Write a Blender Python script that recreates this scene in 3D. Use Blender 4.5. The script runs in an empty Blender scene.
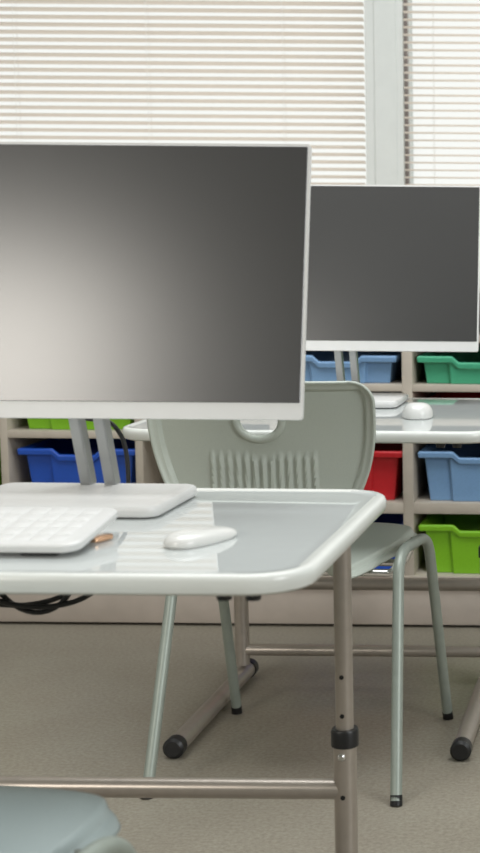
import bpy, bmesh, math, random
from mathutils import Vector, Matrix
random.seed(7)
C = bpy.context.scene.collection
PI = math.pi

# ------------------------------------------------------------------ camera
cd = bpy.data.cameras.new('camera')
cam = bpy.data.objects.new('camera', cd); C.objects.link(cam)
cd.sensor_fit = 'AUTO'; cd.sensor_width = 36.0
cd.lens = 36.0 * 1500 / 853
cd.shift_x = -400 / 853; cd.shift_y = 0
cam.matrix_world = (Matrix.Translation((0, 0, 1.0)) @ Matrix.Rotation(PI/2 - math.atan(178/1500), 4, 'X')
                    @ Matrix.Rotation(math.radians(.45), 4, 'Z'))
cd.clip_start = .05; cd.clip_end = 60
cd.dof.use_dof = True; cd.dof.focus_distance = 2.6; cd.dof.aperture_fstop = 7
bpy.context.scene.camera = cam

# ------------------------------------------------------------------ light
w = bpy.data.worlds.new('world'); bpy.context.scene.world = w; w.use_nodes = True
w.node_tree.nodes['Background'].inputs[0].default_value = (1, .978, .962, 1)
w.node_tree.nodes['Background'].inputs[1].default_value = 1.0

def area(name, loc, target, sx, sy, power, col=(1, 1, 1)):
    l = bpy.data.lights.new(name, 'AREA'); l.shape = 'RECTANGLE'; l.size = sx; l.size_y = sy
    l.energy = power; l.color = col
    o = bpy.data.objects.new(name, l); C.objects.link(o); o.location = loc
    o.rotation_euler = (Vector(target) - Vector(loc)).to_track_quat('-Z', 'Y').to_euler()
    return o
area('room_lamp', (-1.9, -.35, 1.70), (-.9, 2.4, .8), .62, .62, 22, (1, .95, .87))
area('overhead_fill', (-.4, 2.5, 2.86), (-.4, 2.5, 0), 2.2, 1.6, 60, (.96, .99, 1))  # added overhead fill to brighten the interior, no real fixture
area('side_fill', (2.9, .3, 1.9), (-.5, 2.4, .5), 2.2, 1.3, 95, (.96, .99, 1))  # added fill light from the right, the wall has no window there

vs = bpy.context.scene.view_settings
vs.view_transform = 'Standard'; vs.look = 'None'; vs.gamma = 1; vs.use_curve_mapping = False
vs.exposure = 0.1

# ------------------------------------------------------------------ materials
def mat(name, col, rough=.5, metal=0., spec=.5, coat=0., coat_rough=.05, trans=0., noise=None, bump=None, ior=None):
    m = bpy.data.materials.new(name); m.use_nodes = True
    nt = m.node_tree; b = nt.nodes['Principled BSDF']
    b.inputs['Base Color'].default_value = (*col, 1); b.inputs['Roughness'].default_value = rough
    b.inputs['Metallic'].default_value = metal; b.inputs['Specular IOR Level'].default_value = spec
    b.inputs['Coat Weight'].default_value = coat; b.inputs['Coat Roughness'].default_value = coat_rough
    b.inputs['Transmission Weight'].default_value = trans
    if ior: b.inputs['IOR'].default_value = ior
    if noise:
        sc, amt = noise
        tc = nt.nodes.new('ShaderNodeTexCoord'); n = nt.nodes.new('ShaderNodeTexNoise')
        n.inputs['Scale'].default_value = sc; n.inputs['Detail'].default_value = 4
        r = nt.nodes.new('ShaderNodeValToRGB')
        r.color_ramp.elements[0].color = (*[c*(1-amt) for c in col], 1); r.color_ramp.elements[0].position = .3
        r.color_ramp.elements[1].color = (*[min(1, c*(1+amt)) for c in col], 1); r.color_ramp.elements[1].position = .7
        nt.links.new(tc.outputs['Object'], n.inputs['Vector']); nt.links.new(n.outputs['Fac'], r.inputs['Fac'])
        nt.links.new(r.outputs['Color'], b.inputs['Base Color'])
        if bump:
            bp = nt.nodes.new('ShaderNodeBump'); bp.inputs['Strength'].default_value = bump; bp.inputs['Distance'].default_value = .001
            nt.links.new(n.outputs['Fac'], bp.inputs['Height']); nt.links.new(bp.outputs['Normal'], b.inputs['Normal'])
    return m
M = {
 'desk': mat('desk_laminate', (.57, .60, .595), .02, spec=.5, noise=(40, .01), ior=1.6),
 'edge': mat('desk_edge_moulding', (.73, .75, .72), .2, noise=(40, .01)),
 'steel': mat('grey_painted_steel', (.42, .375, .33), .34, metal=.55, noise=(60, .04)),
 'chairtube': mat('green_grey_tube', (.33, .37, .33), .42, metal=.25, noise=(60, .04)),
 'chrome': mat('chrome', (.8, .8, .8), .15, metal=1),
 'black': mat('black_plastic', (.012, .012, .013), .4, noise=(90, .1)),
 'hole': mat('hole_dark', (.006, .006, .006), .8, noise=(90, .1)),
 'shell': mat('grey_green_polypropylene', (.50, .545, .49), .42, noise=(500, .03), bump=.15),
 'shellblue': mat('blue_grey_polypropylene', (.34, .40, .40), .42, noise=(500, .03), bump=.15),
 'white': mat('white_plastic', (.68, .68, .67), .38, noise=(50, .01)),
 'silver': mat('silver_metal', (.42, .43, .43), .36, metal=.7, noise=(50, .03)),
 'screen': mat('matte_screen', (.047, .047, .0475), .255, spec=.8, noise=(800, .02), ior=1.5),
 'mouse': mat('white_gloss_plastic', (.72, .72, .70), .22, noise=(50, .01)),
 'key': mat('white_keycap', (.70, .70, .69), .45, noise=(50, .01)),
 'brass': mat('copper_glint', (.9, .55, .35), .2, metal=1, noise=(50, .05)),
 'melamine': mat('beige_melamine', (.52, .465, .395), .5, noise=(25, .05)),
 'melamine_in': mat('grey_melamine_inside', (.25, .25, .24), .6, noise=(25, .05)),
 'plinth': mat('pinkish_plinth_board', (.50, .435, .38), .55, noise=(18, .05)),
 'wall': mat('painted_wall', (.6, .6, .57), .8, noise=(30, .02)),
 'frame': mat('window_frame_paint', (.62, .645, .63), .4, noise=(30, .02)),
 'gasket': mat('dark_gasket', (.24, .21, .20), .7, noise=(30, .05)),
  'cord': mat('white_cord', (.8, .79, .76), .7, noise=(100, .03)),
}
def tray_mat(name, col): return mat(name, col, .38, noise=(200, .04), bump=.08)
T = {'lime': tray_mat('lime_green_plastic', (.24, .56, .022)), 'blue': tray_mat('royal_blue_plastic', (.016, .09, .50)),
     'red': tray_mat('red_plastic', (.58, .018, .026)), 'light': tray_mat('light_blue_plastic', (.20, .36, .60)),
     'teal': tray_mat('sea_green_plastic', (.07, .42, .24))}

mg = bpy.data.materials.new('window_glass'); mg.use_nodes = True
nt = mg.node_tree; o_ = nt.nodes['Material Output']; tp = nt.nodes.new('ShaderNodeBsdfTransparent'); tp.inputs[0].default_value = (.95, .97, .96, 1)
gl = nt.nodes.new('ShaderNodeBsdfGlossy'); gl.inputs['Roughness'].default_value = .4; mx = nt.nodes.new('ShaderNodeMixShader'); mx.inputs[0].default_value = .015
nt.links.new(tp.outputs[0], mx.inputs[1]); nt.links.new(gl.outputs[0], mx.inputs[2]); nt.links.new(mx.outputs[0], o_.inputs[0]); M['glass'] = mg

# slat: thin white plastic that lets some daylight through
ms = bpy.data.materials.new('blind_slat_white'); ms.use_nodes = True
nt = ms.node_tree; pb = nt.nodes['Principled BSDF']; out = nt.nodes['Material Output']
pb.inputs['Base Color'].default_value = (.82, .79, .73, 1); pb.inputs['Roughness'].default_value = .45
tl = nt.nodes.new('ShaderNodeBsdfTranslucent'); tl.inputs[0].default_value = (.85, .765, .69, 1)
nz = nt.nodes.new('ShaderNodeTexNoise'); nz.inputs['Scale'].default_value = 3
mx = nt.nodes.new('ShaderNodeMixShader'); mp = nt.nodes.new('ShaderNodeMapRange')
mp.inputs['To Min'].default_value = .55; mp.inputs['To Max'].default_value = .6
nt.links.new(nz.outputs['Fac'], mp.inputs['Value']); nt.links.new(mp.outputs['Result'], mx.inputs['Fac'])
nt.links.new(pb.outputs[0], mx.inputs[1]); nt.links.new(tl.outputs[0], mx.inputs[2]); nt.links.new(mx.outputs[0], out.inputs[0])

# floor: speckled beige vinyl
mf = bpy.data.materials.new('speckled_vinyl_floor'); mf.use_nodes = True
nt = mf.node_tree; b = nt.nodes['Principled BSDF']; b.inputs['Roughness'].default_value = .42
tc = nt.nodes.new('ShaderNodeTexCoord')
n1 = nt.nodes.new('ShaderNodeTexNoise'); n1.inputs['Scale'].default_value = 120; n1.inputs['Detail'].default_value = 6; n1.inputs['Roughness'].default_value = .7
n2 = nt.nodes.new('ShaderNodeTexNoise'); n2.inputs['Scale'].default_value = 6; n2.inputs['Detail'].default_value = 3
r1 = nt.nodes.new('ShaderNodeValToRGB')
r1.color_ramp.elements[0].position = .36; r1.color_ramp.elements[0].color = (.245, .22, .175, 1)
r1.color_ramp.elements[1].position = .66; r1.color_ramp.elements[1].color = (.36, .335, .275, 1)
r2 = nt.nodes.new('ShaderNodeValToRGB')
r2.color_ramp.elements[0].position = .3; r2.color_ramp.elements[0].color = (.93, .91, .9, 1)
r2.color_ramp.elements[1].position = .7; r2.color_ramp.elements[1].color = (1, 1, 1, 1)
mm = nt.nodes.new('ShaderNodeMixRGB'); mm.blend_type = 'MULTIPLY'; mm.inputs[0].default_value = 1
for n in (n1, n2): nt.links.new(tc.outputs['Object'], n.inputs['Vector'])
nt.links.new(n1.outputs['Fac'], r1.inputs[0]); nt.links.new(n2.outputs['Fac'], r2.inputs[0])
nt.links.new(r1.outputs[0], mm.inputs[1]); nt.links.new(r2.outputs[0], mm.inputs[2]); nt.links.new(mm.outputs[0], b.inputs['Base Color'])

# ------------------------------------------------------------------ helpers
def add_box(bm, x0, x1, y0, y1, z0, z1, bevel=0):
    g = bmesh.ops.create_cube(bm, size=1)
    for v in g['verts']:
        v.co = Vector(((x0+x1)/2 + v.co.x*(x1-x0), (y0+y1)/2 + v.co.y*(y1-y0), (z0+z1)/2 + v.co.z*(z1-z0)))
    if bevel:
        es = list({e for v in g['verts'] for e in v.link_edges})
        bmesh.ops.bevel(bm, geom=es, offset=bevel, segments=2, affect='EDGES', profile=.5)

def add_cyl(bm, a, b_, r, r2=None, seg=24):
    a, b_ = Vector(a), Vector(b_); d = b_ - a
    g = bmesh.ops.create_cone(bm, cap_ends=True, segments=seg, radius1=r, radius2=r if r2 is None else r2, depth=d.length)
    mt = Matrix.Translation((a+b_)/2) @ d.to_track_quat('Z', 'Y').to_matrix().to_4x4()
    bmesh.ops.transform(bm, matrix=mt, verts=g['verts'])

def smooth_path(pts, n=10):
    P = [Vector(p) for p in pts]; P = [2*P[0]-P[1]] + P + [2*P[-1]-P[-2]]; o = []
    for i in range(1, len(P)-2):
        for k in range(n):
            t = k/n
            o.append(.5*((2*P[i]) + (P[i+1]-P[i-1])*t + (2*P[i-1]-5*P[i]+4*P[i+1]-P[i+2])*t*t + (3*P[i]-P[i-1]-3*P[i+1]+P[i+2])*t**3))
    o.append(P[-2]); return o

def fillet_path(pts, r, n=8):
    P = [Vector(p) for p in pts]; o = [P[0]]
    for i in range(1, len(P)-1):
        a = (P[i-1]-P[i]).normalized(); c = (P[i+1]-P[i]).normalized()
        ang = a.angle(c); d = min(r/math.tan(ang/2), (P[i-1]-P[i]).length*.49, (P[i+1]-P[i]).length*.49)
        A = P[i]+a*d; B = P[i]+c*d
        for k in range(n+1):
            t = k/n; o.append(A*(1-t)**2 + P[i]*2*t*(1-t) + B*t*t)
    o.append(P[-1]); return o

def add_tube(bm, pts, r, seg=14):
    pts = [Vector(p) for p in pts]; rings = []; up = None
    for i, p in enumerate(pts):
        t = (pts[min(i+1, len(pts)-1)] - pts[max(i-1, 0)]).normalized()
        if up is None: up = t.orthogonal().normalized()
        up = (up - t*up.dot(t)).normalized(); s = t.cross(up)
        rings.append([bm.verts.new(p + r*(math.cos(2*PI*k/seg)*up + math.sin(2*PI*k/seg)*s)) for k in range(seg)])
    for A, B in zip(rings, rings[1:]):
        for k in range(seg): bm.faces.new((A[k], A[(k+1) % seg], B[(k+1) % seg], B[k]))
    bm.faces.new(rings[0][::-1]); bm.faces.new(rings[-1])

def rr(wd, dp, r, inset, n=8):
    a, b_, rad = wd/2-inset, dp/2-inset, max(r-inset, .0005); o = []
    for cx, cy, s in ((a-rad, b_-rad, 0), (-a+rad, b_-rad, 1), (-a+rad, -b_+rad, 2), (a-rad, -b_+rad, 3)):
        for k in range(n+1):
            t = (s + k/n)*PI/2; o.append((cx+rad*math.cos(t), cy+rad*math.sin(t)))
    return o

def add_slab(bm, wd, dp, r, layers, cx=0, cy=0, zf=None):
    """layers from the bottom up: (inset, z)"""
    rings = []
    for ins, z in layers:
        rings.append([bm.verts.new((cx+x, cy+y, z + (zf(x, y) if zf else 0))) for x, y in rr(wd, dp, r, ins)])
    N = len(rings[0])
    for A, B in zip(rings, rings[1:]):
        for k in range(N): bm.faces.new((A[k], A[(k+1) % N], B[(k+1) % N], B[k]))
    bm.faces.new(rings[0][::-1]); bm.faces.new(rings[-1])

def obj(name, bm, m, parent=None, smooth=True, loc=None):
    bmesh.ops.recalc_face_normals(bm, faces=bm.faces)
    me = bpy.data.meshes.new(name); bm.to_mesh(me); bm.free(); me.materials.append(m)
    if smooth:
        me.polygons.foreach_set('use_smooth', [True]*len(me.polygons))
        me.set_sharp_from_angle(angle=math.radians(38))
    o = bpy.data.objects.new(name, me); C.objects.link(o)
    if parent: o.parent = parent
    if loc: o.location = loc
    return o
def tag(o, label, cat, group=None):
    o['label'] = label; o['category'] = cat
    if group: o['group'] = group
    return o
def thing(name, label, cat, loc=(0, 0, 0), rz=0, group=None):
    o = bpy.data.objects.new(name, None); C.objects.link(o); o.location = loc; o.rotation_euler = (0, 0, rz)
    o.empty_display_size = .05
    return tag(o, label, cat, group)
def struct(name, bm, m, parent=None, smooth=False):
    o = obj(name, bm, m, parent, smooth)
    if not parent: o['kind'] = 'structure'
    return o
def B(): return bmesh.new()
def kids(o): return [c for c in bpy.data.objects if c.parent == o]
def copy_tree(o, parent=None):
    ch = kids(o)
    c = o.copy(); C.objects.link(c); c.parent = parent
    for k in ch: copy_tree(k, c)
    return c

# ------------------------------------------------------------------ the setting
bm = B(); add_box(bm, -3.6, 3.0, -3.0, 4.44, -.05, 0); struct('floor', bm, mf)
# window wall: below the sill, above the windows, and piers beside them
WY0, WY1 = 4.36, 4.52
SILL = .93; HEAD = 2.45
bm = B()
add_box(bm, -3.6, 3.0, WY0, WY1, 0, SILL-.03); add_box(bm, -3.6, 3.0, WY0, WY1, HEAD, 2.9)
add_box(bm, -3.6, -2.62, WY0, WY1, SILL-.03, HEAD); add_box(bm, 1.42, 3.0, WY0, WY1, SILL-.03, HEAD)
struct('wall_back', bm, M['wall'])
bm = B(); add_box(bm, -3.7, -3.6, -3.0, WY1, 0, 2.9); struct('wall_left', bm, M['wall'])
bm = B(); add_box(bm, 3.0, 3.1, -3.0, WY1, 0, 2.9); struct('wall_right', bm, M['wall'])
bm = B(); add_box(bm, -3.7, 3.1, -3.1, -3.0, 0, 2.9); struct('wall_front', bm, M['wall'])
bm = B(); add_box(bm, -3.7, 3.1, -3.1, WY1, 2.9, 3.0); struct('ceiling', bm, M['wall'])
bm = B(); add_box(bm, -2.62, 1.42, 4.30, WY0+.02, SILL-.03, SILL, .004); struct('trim_1', bm, M['frame'])
# central pier between the two windows, with its narrow raised profile
bm = B()
add_box(bm, -.790, -.682, 4.355, 4.50, SILL, HEAD, .002)
add_box(bm, -.764, -.700, 4.351, 4.356, SILL, HEAD, .002)
struct('trim_2', bm, M['frame'])
for i, (x0, x1) in enumerate(((-2.62, -.79), (-.682, 1.42)), 1):
    r = bpy.data.objects.new('window_%d' % i, None); C.objects.link(r); r['kind'] = 'structure'; r.location = ((x0+x1)/2, 4.46, SILL)
    def loc(bm):
        bmesh.ops.translate(bm, verts=bm.verts, vec=(-(x0+x1)/2, -4.46, -SILL)); return bm
    bm = B()
    add_box(bm, x0+.001, x0+.006, 4.43, 4.50, SILL, HEAD); add_box(bm, x1-.006, x1-.001, 4.43, 4.50, SILL, HEAD)
    add_box(bm, x0, x1, 4.43, 4.50, SILL+.001, SILL+.03); add_box(bm, x0, x1, 4.43, 4.50, HEAD-.05, HEAD-.001)
    obj('window_frame', loc(bm), M['frame'], r, False)
    bm = B(); add_box(bm, x0+.006, x1-.006, 4.462, 4.466, SILL+.03, HEAD-.05); obj('window_pane', loc(bm), M['glass'], r, False)
# dark gasket strip seen between the slat ends
bm = B(); add_box(bm, -.6815, -.6715, 4.375, 4.38, SILL+.031, HEAD-.001); struct('trim_3', bm, M['gasket'])

def blind(x0, x1, label, cords, tilt, y=4.352, bracket=False):
    t = thing('venetian_blind', label, 'window blind', ((x0+x1)/2, y, SILL), group='white slatted blinds')
    hw = (x1-x0)/2
    bm = B(); N = int((HEAD-.06-SILL-.03)/.021); w_ = .0125
    for k in range(N):
        z = .036 + k*.021
        pr_ = []
        for q in range(5):
            s = -1 + q*.5
            yy = s*w_; zz = .0018*(1-s*s)
            pr_.append((yy*math.cos(tilt) - zz*math.sin(tilt), z + yy*math.sin(tilt) + zz*math.cos(tilt)))
        for dz in (0,):
            top = [[bm.verts.new((xx, p[0], p[1])) for p in pr_] for xx in (-hw, hw)]
            for q in range(4): bm.faces.new((top[0][q], top[0][q+1], top[1][q+1], top[1][q]))
    slats = obj('slats', bm, ms, t)
    bm = B(); add_box(bm, -hw, hw, -.013, .013, HEAD-SILL-.035, HEAD-SILL-.002, .002); obj('head_rail', bm, M['frame'], t)
    bm = B(); add_box(bm, -hw, hw, -.012, .012, .004, .016, .002); obj('bottom_rail', bm, M['frame'], t)
    for cx in cords:
        bm = B()
        for yy in (-.0135, .0135): add_tube(bm, [(cx-(x0+x1)/2, yy, .012), (cx-(x0+x1)/2, yy, HEAD-SILL-.03)], .0006, 6)
        obj('ladder_cord', bm, M['cord'], t)
    return t
blind(-2.60, -.792, 'white horizontal blind in the wide left window, to the left of the grey post', (-2.2, -1.78, -1.405, -1.02), math.radians(-20))
blind(-.680, 1.40, 'white horizontal blind in the right window, to the right of the grey post', (-.595, -.1, .5, 1.1), math.radians(-9))

# ------------------------------------------------------------------ storage cabinet with tray cells
DIV = [-2.006, -1.655, -1.304, -.953, -.604, -.25]
BY0, BY1 = 3.87, 4.29
LV = [(.102, .141), (.306, .335), (.498, .517), (.627, .645), (.755, .773), (.885, .905)]
cab = thing('storage_cabinet', 'low open beige cabinet of cells holding coloured trays under the windows', 'cabinet', (-1.13, BY0, 0))
def cl(bm): bmesh.ops.translate(bm, verts=bm.verts, vec=(1.13, -BY0, 0)); return bm
for i, x in enumerate(DIV):
    wd = .0135 if i in (4,) else .010
    bm = B(); add_box(bm, x-wd, x+wd, BY0, BY1-.011, LV[0][1], LV[-1][0], .001); obj('divider', cl(bm), M['melamine'], cab)
for i, (z0, z1) in enumerate(LV):
    if i in (0, 5):
        bm = B(); add_box(bm, DIV[0]-.012, DIV[-1]+.012, BY0-.002, BY1, z0, z1, .0015); obj('cabinet_top' if i else 'cabinet_base', cl(bm), M['melamine'], cab)
    else:
        for a, b_, k in zip(DIV, DIV[1:], range(9)):
            wa = .0135 if k == 4 else .010; wb = .0135 if k == 3 else .010
            bm = B(); add_box(bm, a+wa, b_-wb, BY0+.001, BY1-.011, z0, z1, .001); obj('shelf', cl(bm), M['melamine'], cab)
bm = B(); add_box(bm, DIV[0]-.01, DIV[-1]+.01, BY1-.01, BY1, LV[0][1], LV[-1][0]); obj('back_panel', cl(bm), M['melamine_in'], cab)
bm = B(); add_box(bm, DIV[0]-.01, DIV[-1]+.01, BY0+.004, BY0+.022, .008, LV[0][0], .001); add_box(bm, DIV[0]+.02, DIV[0]+.06, BY0+.022, BY1, 0, LV[0][0]); add_box(bm, DIV[-1]-.06, DIV[-1]-.02, BY0+.022, BY1, 0, LV[0][0])
obj('plinth', cl(bm), M['plinth'], cab)

def tray(col, color_name, label, c, lv, deep):
    h = .134 if deep else .0735
    cx = (DIV[c]+DIV[c+1])/2 + ({1: .009, 3: .006, 4: .002}.get(c, 0) if lv < 3 or c != 3 else -.009); z = LV[lv][1]
    D = .345; a = .144; bs = .875 if deep else .92
    dip = .016
    front = [(-a, .014, 0), (-.079, .014, 0), (-.074, .002, 0), (-.064, .002, 0), (-.046, .002, -dip)]
    per = front + [(-x, y, zz) for x, y, zz in front[::-1]] + [(a, D, 0), (-a, D, 0)]
    def ring(f): return [bm.verts.new(f(*p)) for p in per]
    bm = B()
    def rim(x, y, o): # rim outline: straight front lip
        return (x*(1+o/.144) if abs(x) > .1 else x, -o+.002 if y < .1 else y+o*.8)
    rings = [ring(lambda x, y, q: (x*bs, D/2+(y-D/2)*.95, 0)),
             ring(lambda x, y, q: (x*(bs+.005), D/2+(y-D/2)*.955, .004)),
             ring(lambda x, y, q: (x*(1-.035), y, h-.022+q)),
             ring(lambda x, y, q: (x*(1-.03), y, h-.018+q)),
             ring(lambda x, y, q: (*rim(x, y, .009), h-.017+q)),
             ring(lambda x, y, q: (*rim(x, y, .011), h-.004+q)),
             ring(lambda x, y, q: (*rim(x, y, .008), h+q)),
             ring(lambda x, y, q: (*rim(x, y, .001), h+q)),
             ring(lambda x, y, q: (x*(1-.05), y+(.004 if y < .1 else -.004), h-.018+q)),
             ring(lambda x, y, q: (x*(bs-.02), D/2+(y-D/2)*.93, .004))]
    N = len(per)
    for A, Bq in zip(rings, rings[1:]):
        for k in range(N): bm.faces.new((A[k], A[(k+1) % N], Bq[(k+1) % N], Bq[k]))
    bm.faces.new(rings[0][::-1]); bm.faces.new(rings[-1])
    o = obj('storage_tray', bm, T[col], loc=(cx, BY0+.016, z+.0004))
    m_ = o.modifiers.new('bevel', 'BEVEL'); m_.width = .0018; m_.segments = 2; m_.limit_method = 'ANGLE'; m_.angle_limit = math.radians(30)
    tag(o, label, 'tray', 'plastic trays in the cabinet cells')
tray('lime', '', 'lime green deep tray at the far left edge, left of the royal blue tray', 0, 1, True)
tray('red', '', 'dark red shallow tray at the left edge above the green tray, barely visible', 0, 2, False)
tray('lime', '', 'lime green shallow tray directly above the left royal blue tray', 1, 2, False)
tray('blue', '', 'royal blue deep tray seen behind the legs of the large monitor', 1, 1, True)
tray('red', '', 'bright red deep tray just right of the chair backrest', 3, 1, True)
tray('blue', '', 'royal blue deep tray in the bottom row behind the chair seat', 3, 0, True)
tray('light', '', 'light blue shallow tray behind the legs of the smaller monitor', 3, 3, False)
tray('teal', '', 'sea green shallow tray under the right part of the smaller monitor', 4, 3, False)
tray('red', '', 'dark red shallow tray below the sea green tray, mostly hidden by the far desk', 4, 2, False)
tray('light', '', 'light blue deep tray under the far desk, above the lime green tray', 4, 1, True)
tray('lime', '', 'lime green deep tray in the bottom row at the right', 4, 0, True)

# ------------------------------------------------------------------ desks
ZT = .657
def desk(cx, yf, depth, wid, label, holes=True):
    t = thing('school_desk', label, 'desk', (cx, yf, 0), group='white school desks in rows')
    bm = B()
    add_slab(bm, wid, depth, .068, [(.03, ZT-.0225), (.007, ZT-.0225), (.002, ZT-.0195), (0, ZT-.014), (0, ZT-.006), (.002, ZT-.0015), (.005, ZT+.0003),
             (.009, ZT+.0008), (.013, ZT), (.018, ZT-.0012), (.03, ZT-.0012)], 0, depth/2)
    bm.normal_update()
    for f in bm.faces:
        c = f.calc_center_median()
        if len(f.verts) == 4 and (abs(c.x) > wid/2-.0165 or abs(c.y-depth/2) > depth/2-.0165 or c.z < ZT-.0015 or f.calc_area() < 2e-4 and (abs(c.x) > wid/2-.03 and abs(c.y-depth/2) > depth/2-.03)): f.material_index = 1
    dt = obj('desk_top', bm, M['desk'], t); dt.data.materials.append(M['edge'])
    ux = .281; uy = depth-.06
    for s in (-1, 1):
        x = s*ux
        bm = B(); add_cyl(bm, (x, uy, .045), (x, uy, .303), .0163); leg = obj('lower_leg', bm, M['steel'], t)
        bm = B(); add_cyl(bm, (x, uy, .303), (x, uy, ZT-.045), .0125); up = obj('upper_leg', bm, M['steel'], t)
        bm = B(); add_slab(bm, .0385, .0385, .018, [(.001, .300), (0, .301), (0, .322), (.0015, .3255)], x, uy); obj('collar', bm, M['black'], t)
        for zz in (.402, .346):
            bm = B(); add_cyl(bm, (x-.001, uy-.0095, zz), (x-.001, uy-.0131, zz), .0032, seg=14); obj('adjustment_hole', bm, M['hole'], up)
        bm = B(); add_cyl(bm, (x-.001, uy-.013, .229), (x-.001, uy-.0168, .229), .0035, seg=14); obj('adjustment_hole', bm, M['hole'], leg)
        bm = B(); add_cyl(bm, (x-.002, uy-.013, .288), (x-.002, uy-.0175, .288), .0068, .0055, 18); add_cyl(bm, (x-.002, uy-.0175, .288), (x-.002, uy-.0195, .288), .005, .003, 18)
        obj('bolt', bm, M['chrome'], leg)
        bm = B(); add_tube(bm, [(x, .075, .0215), (x, depth-.01, .0215)], .0185, 24); ft = obj('foot', bm, M['steel'], t)
        for yy, d in ((.075, -1), (depth-.01, 1)):
            bm = B(); add_cyl(bm, (x, yy-d*.012, .0215), (x, yy+d*.012, .0215), .0208, .0208); add_cyl(bm, (x, yy+d*.012, .0215), (x, yy+d*.017, .0215), .0208, .015)
            obj('end_cap', bm, M['black'], ft)
        bm = B(); add_box(bm, x-.0125, x+.0125, .17, depth-.03, ZT-.043, ZT-.022, .003); obj('side_rail', bm, M['steel'], t)
    bm = B(); add_cyl(bm, (-ux, uy, .236), (ux, uy, .236), .0145); obj('crossbar', bm, M['steel'], t)
    bm = B(); add_cyl(bm, (-ux, uy, .079), (ux, uy, .079), .0130); obj('crossbar', bm, M['steel'], t)
    bm = B(); add_box(bm, -ux, ux, uy-.012, uy+.012, ZT-.043, ZT-.022, .003); obj('rear_rail', bm, M['steel'], t)
    for xx in (.250, .281):
        bm = B(); add_cyl(bm, (xx, .040, ZT-.021), (xx, .040, ZT-.034), .010, .008, 18); obj('rubber_bumper', bm, M['black'], t)
    return t
D1 = (-.694, 1.535); D2 = (-.627, 2.775)
desk(D1[0], D1[1], .575, .688, 'large white glossy school desk in the foreground on grey tube legs')
desk(D2[0], D2[1], .640, .716, 'white school desk further back by the cabinet, behind the grey chair')

# ------------------------------------------------------------------ monitors
def monitor(loc, label):
    t = thing('monitor', label, 'monitor', loc, group='white framed monitors')
    W2, Hh = .300, .371
    mt = Matrix.Translation((0, -.005, .1160)) @ Matrix.Rotation(math.radians(-12.5), 4, 'X')
    def tl_(bm): bmesh.ops.transform(bm, matrix=mt, verts=bm.verts); return bm
    bm = B()
    # shell: rounded slab standing up, plus a shallow rear casing
    def upright(bm0, wd, hh, r, layers, cz):
        n0 = len(bm0.verts); bm0.verts.ensure_lookup_table()
        b2 = B(); add_slab(b2, wd, hh, r, layers)
        rot = Matrix.Translation((0, 0, cz)) @ Matrix.Rotation(PI/2, 4, 'X')
        bmesh.ops.transform(b2, matrix=rot, verts=b2.verts)
        me = bpy.data.meshes.new('tmp'); b2.to_mesh(me); b2.free(); bm0.from_mesh(me); bpy.data.meshes.remove(me)
    # layers: z becomes -y, so negative = further back
    upright(bm, .600, Hh, .005, [(.012, -.016), (.003, -.013), (.0005, -.008), (0, -.002), (.0006, 0)], Hh/2)
    upright(bm, .46, .25, .03, [(.05, -.034), (.02, -.031), (0, -.012)], Hh/2-.01)
    obj('housing', tl_(bm), M['white'], t)
    bm = B(); upright(bm, .592, .3445, .002, [(0, -.001), (0, .0006), (.0006, .0010)], .0225+.3445/2); obj('screen', tl_(bm), M['screen'], t, False)
    for x in (-.0165, .0165):
        bm = B()
        path = [Vector((x, .086, .012)), Vector((x, .037, .142))]
        d = (path[1]-path[0]).normalized(); n = Vector((0, -d.z, d.y))
        vs_ = []
        for p in path:
            vs_.append([bm.verts.new(p + Vector((sx*.0075, 0, 0)) + n*sy*.011) for sx, sy in ((-1, -1), (1, -1), (1, 1), (-1, 1))])
        for k in range(4): bm.faces.new((vs_[0][k], vs_[0][(k+1) % 4], vs_[1][(k+1) % 4], vs_[1][k]))
        bm.faces.new(vs_[0][::-1]); bm.faces.new(vs_[1])
        bmesh.ops.bevel(bm, geom=bm.edges[:], offset=.0015, segments=2, affect='EDGES')
        obj('stand_leg', bm, M['silver'], t)
    bm = B(); add_slab(bm, .268, .190, .020, [(.006, 0), (.002, .001), (0, .004), (0, .011), (.0025, .0145), (.006, .0155)]); obj('stand_base', bm, M['white'], t)
    return t
m1 = monitor((-.742, 1.957, ZT+.0002), 'large white framed monitor in the foreground with bright glare on its dark screen')
m2 = copy_tree(m1); m2.location = (-.654, 3.275, ZT+.0002)
m2['label'] = 'smaller looking white framed monitor on the far desk at the right'

# ------------------------------------------------------------------ keyboard and mice on the desks
ks = thing('keyboard', 'slim white keyboard at the left front of the near desk', 'keyboard', (-.835, 1.700, ZT))
tilt = Matrix.Translation((0, -.075, .0035)) @ Matrix.Rotation(math.radians(6.5), 4, 'X')
def kt(bm): bmesh.ops.transform(bm, matrix=tilt, verts=bm.verts); return bm
bm = B(); add_slab(bm, .430, .150, .020, [(.006, 0), (.001, .001), (0, .003), (0, .0085), (.002, .0105), (.004, .011)], 0, .075); obj('keyboard_case', kt(bm), M['white'], ks)
for r_ in range(5):
    for c_ in range(20):
        x = -.2025 + c_*.0203 + (.004 if c_ > 15 else 0); y = .012 + r_*.0262
        bm = B(); add_slab(bm, .0190, .0245, .003, [(0, .0108), (0, .0111), (.0006, .0114)], x, y+.0125); obj('key', kt(bm), M['key'], ks)
for s in (-1, 1):
    bm = B(); add_box(bm, s*.17-.015, s*.17+.015, .045, .058, 0, .0185, .001); obj('keyboard_foot', bm, M['white'], ks)
    bm = B(); add_box(bm, s*.17-.02, s*.17+.02, -.068, -.058, 0, .0052, .001); obj('keyboard_foot', bm, M['black'], ks)
bm = B(); add_slab(bm, .012, .030, .004, [(.001, 0), (0, .001), (0, .005), (.001, .006)])
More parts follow.
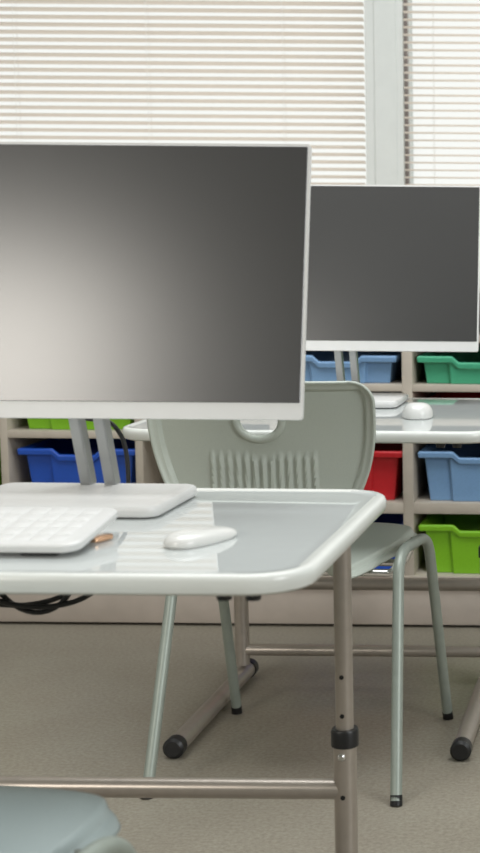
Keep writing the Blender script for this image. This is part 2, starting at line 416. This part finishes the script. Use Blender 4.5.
cn = obj('glint_piece', bm, M['brass'], None, loc=(-.627, 1.720, ZT+.0002)); cn.rotation_euler = (0, 0, math.radians(-25))  # made-up metal piece standing in for an orange reflection under the keyboard edge
tag(cn, 'small copper coloured piece standing in for a glint beside the right edge of the keyboard', 'gleam')

def mouse(loc, rz, label, L=.112, Wd=.058, Hm=.020):
    t = thing('computer_mouse', label, 'mouse', loc, rz, 'white computer mice')
    bm = B(); nu, nv = 28, 12; rings = []
    for j in range(nv+1):
        f = j/nv; ph = f*PI/2
        sc_ = math.cos(ph)**.55 if j < nv else 0.0
        z = .003 + (Hm-.003)*math.sin(ph)**.9
        ring = []
        for i in range(nu):
            a = 2*PI*i/nu; ca, sa = math.cos(a), math.sin(a)
            x = Wd/2*math.copysign(abs(ca)**.8, ca)*sc_; y = L/2*math.copysign(abs(sa)**.8, sa)*sc_
            ring.append(bm.verts.new((x, y, z*(1-.22*(y/(L/2))) if j else z)))
        rings.append(ring)
        if j == nv: pass
    low = [bm.verts.new((v.co.x*.93, v.co.y*.95, .0)) for v in rings[0]]
    rings.insert(0, low)
    for A, Bq in zip(rings, rings[1:]):
        for k in range(nu): bm.faces.new((A[k], A[(k+1) % nu], Bq[(k+1) % nu], Bq[k]))
    bm.faces.new(low[::-1]); bmesh.ops.remove_doubles(bm, verts=bm.verts, dist=1e-5)
    obj('mouse_shell', bm, M['mouse'], t)
    return t
mouse((-.512, 1.725, ZT-.001), math.radians(-22), 'slim white mouse on the near desk, right of the keyboard', .108, .052, .0155)
mouse((-.452, 3.030, ZT-.001), math.radians(8), 'white mouse on the far desk beside the smaller monitor base', .105, .062, .030)

# ------------------------------------------------------------------ chairs
def shell_mesh(m):
    # profile along the shell: (y, z, half width); rear is -y
    key = [(.205, .398, .182), (.190, .417, .190), (.150, .430, .194), (.08, .428, .190), (0, .420, .168), (-.09, .412, .140), (-.150, .414, .122), (-.185, .426, .110),
           (-.202, .470, .122), (-.206, .520, .152), (-.206, .56, .172), (-.210, .61, .190), (-.217, .66, .1995), (-.225, .71, .202), (-.232, .745, .201), (-.236, .765, .199)]
    pts = []
    K = [Vector(k) for k in key]; K = [2*K[0]-K[1]] + K + [2*K[-1]-K[-2]]; n = 7
    for i in range(1, len(K)-2):
        for k in range(n):
            t = k/n
            pts.append(.5*((2*K[i]) + (K[i+1]-K[i-1])*t + (2*K[i-1]-5*K[i]+4*K[i+1]-K[i+2])*t*t + (3*K[i]-K[i-1]-3*K[i+1]+K[i+2])*t**3))
    pts.append(K[-2])
    # arc length for corner rounding
    S = [0]
    for a, b_ in zip(pts, pts[1:]): S.append(S[-1] + math.hypot(b_.x-a.x, b_.y-a.y))
    Ltot = S[-1]; NU = 150
    bm = B(); grid = []
    for i, p in enumerate(pts):
        a = pts[max(i-1, 0)]; c = pts[min(i+1, len(pts)-1)]
        ty, tz = c.x-a.x, c.y-a.y; l = math.hypot(ty, tz); ty, tz = ty/l, tz/l
        ny, nz = -tz, ty            # points to the outer side (rear of the back, underside of the seat)
        if nz*1 + 0 > 0 and p.y < .46: pass
        hw = p.z
        rT = .038; dT = Ltot - S[i]
        if dT < rT: hw -= rT - math.sqrt(max(rT*rT - (rT-dT)**2, 0))
        rF = .085; dF = S[i]
        if dF < rF: hw -= rF - math.sqrt(max(rF*rF - (rF-dF)**2, 0))
        row = []
        for k in range(NU+1):
            u = -1 + 2*k/NU; x = u*hw
            # side edge curl and end curl, toward the outer side
            de = hw - abs(x); cur = 0; fl = 1 if p.y > .47 else 1.05
            dd = min(de, dT, dF + .004)
            q_ = min(1, max(0, (.020-dd)/.008)); cur = fl*.009*q_*q_*(3-2*q_) + (.008*(1-max(dd, 0)/.012)**2 if dd < .012 else 0)
            back = min(1, max(0, (p.y-.47)/.08))
            bowl = (-.014*(x/.2)**2) if back else 0
            seatdip = .010*(1-(x/.2)**2) + .012*max(0, (abs(x)-.12)/.08)**2*(1 if p.x > .05 else max(0, p.x/.05+0))
            rib = 0
            if p.y < .634 - .010*(1-(x/.1)**2) and abs(x) < .1 and p.y > .47:
                rib = .0048*max(0, math.cos(2*PI*x/.0152))**.7*min(1, (.634-p.y)/.012)
            off = cur + back*(bowl + rib) + (1-back)*seatdip
            xo = -.014*min(1, max(0, (p.y-.45)/.1))
            fr = min(1, max(0, (p.x-.02)/.15)) if p.y < .46 else 0
            bow = fr*.030*(1-(x/.19)**2); crown = fr*(.006 + .008*(1-(x/.19)**2))
            row.append(bm.verts.new((x*(1+.02*back)+xo, p.x + ny*off + bow, p.y + nz*off + crown)))
        grid.append(row)
    faces = []
    for i in range(len(grid)-1):
        for k in range(NU):
            cx = (grid[i][k].co.x + grid[i][k+1].co.x)/2 + .018; cz = (grid[i][k].co.z + grid[i+1][k].co.z)/2
            if cz > .5:
                ex = cx/.042; ez = (cz-.692)/.036 if cz < .692 else (cz-.692)/.022
                if ex*ex + ez*ez < 1: continue
            bm.faces.new((grid[i][k], grid[i+1][k], grid[i+1][k+1], grid[i][k+1]))
    for v in [v for v in bm.verts if not v.link_faces]: bm.verts.remove(v)
    return bm

def chair(loc, rz, m, label):
    t = thing('school_chair', label, 'chair', loc, rz, 'plastic shell school chairs')
    o = obj('seat_shell', shell_mesh(m), m, t)
    sm = o.modifiers.new('thick', 'SOLIDIFY'); sm.thickness = .005; sm.offset = 0
    # moulded lip of the hand hole
    bm = B(); ring = []
    for k in range(41):
        a = 2*PI*k/40; zc = .692 + (.036*math.sin(a) if math.sin(a) < 0 else .022*math.sin(a)); xc = .042*math.cos(a)
        yc = -.217 - (zc-.66)*.16
        ring.append((xc-.018, yc + .010*(xc/.2)**2, zc))
    add_tube(bm, ring, .0075, 10); obj('hand_hole_lip', bm, m, t)
    for s in (-1, 1):
        top = .430
        pth = fillet_path([(s*.229, -.255, .008), (s*.212-.010, -.090, top), (s*.216+.006, .085, top), (s*.229, .247, .008)], .075, 12)
        bm = B(); add_tube(bm, pth, .0106, 18); obj('leg_frame', bm, M['chairtube'], t)
        for yy, q in ((-.255, -1), (.247, 1)):
            bm = B(); add_cyl(bm, (s*.2295, yy+q*.0015, .0), (s*.2285, yy-q*.004, .018), .0112, .0110, 18); obj('leg_cap', bm, M['black'], t)
    for yy in (-.065, .03):
        bm = B(); add_tube(bm, fillet_path([(-.206, yy, .432), (-.186, yy, .384), (.186, yy, .384), (.206, yy, .432)], .02), .0075, 14); obj('seat_support_tube', bm, M['chrome'], t)
    return t
chair((-.648, 2.872, 0), math.radians(-3.3), M['shell'], 'grey green plastic school chair seen from behind, between the two desks')
chair((-.728, 1.332, 0), math.radians(-3.3), M['shellblue'], 'blue grey plastic school chair whose seat corner shows at the bottom left')

# ------------------------------------------------------------------ cables
bm = B()
add_tube(bm, smooth_path([(-.80, 2.02, .80), (-.80, 2.08, .765), (-.785, 2.115, .754), (-.760, 2.130, .748), (-.744, 2.132, .729), (-.737, 2.132, .704), (-.735, 2.132, .67), (-.737, 2.132, .62), (-.742, 2.131, .56), (-.74, 2.128, .52), (-.80, 2.13, .50)]), .0032, 10)
tag(obj('power_cable', bm, M['black']), 'black cable hanging from the large monitor behind the near desk', 'cable')
bm = B(); P = []
for k in range(0, 120):
    a = 2*PI*k/36 + PI/2; q = k/119
    rx = .085 + .022*math.sin(a*.34+1); rz_ = .058 + .006*math.cos(a*.5)
    P.append((-.815 + .02*math.sin(3*q*2) + rx*math.cos(a), 1.955 + .012*q + .004*math.sin(a*2), .573 + rz_*math.sin(a)))
add_tube(bm, P, .0036, 10)
tag(obj('coiled_cable', bm, M['black']), 'black cable coiled in loops hanging below the near desk top', 'cable')
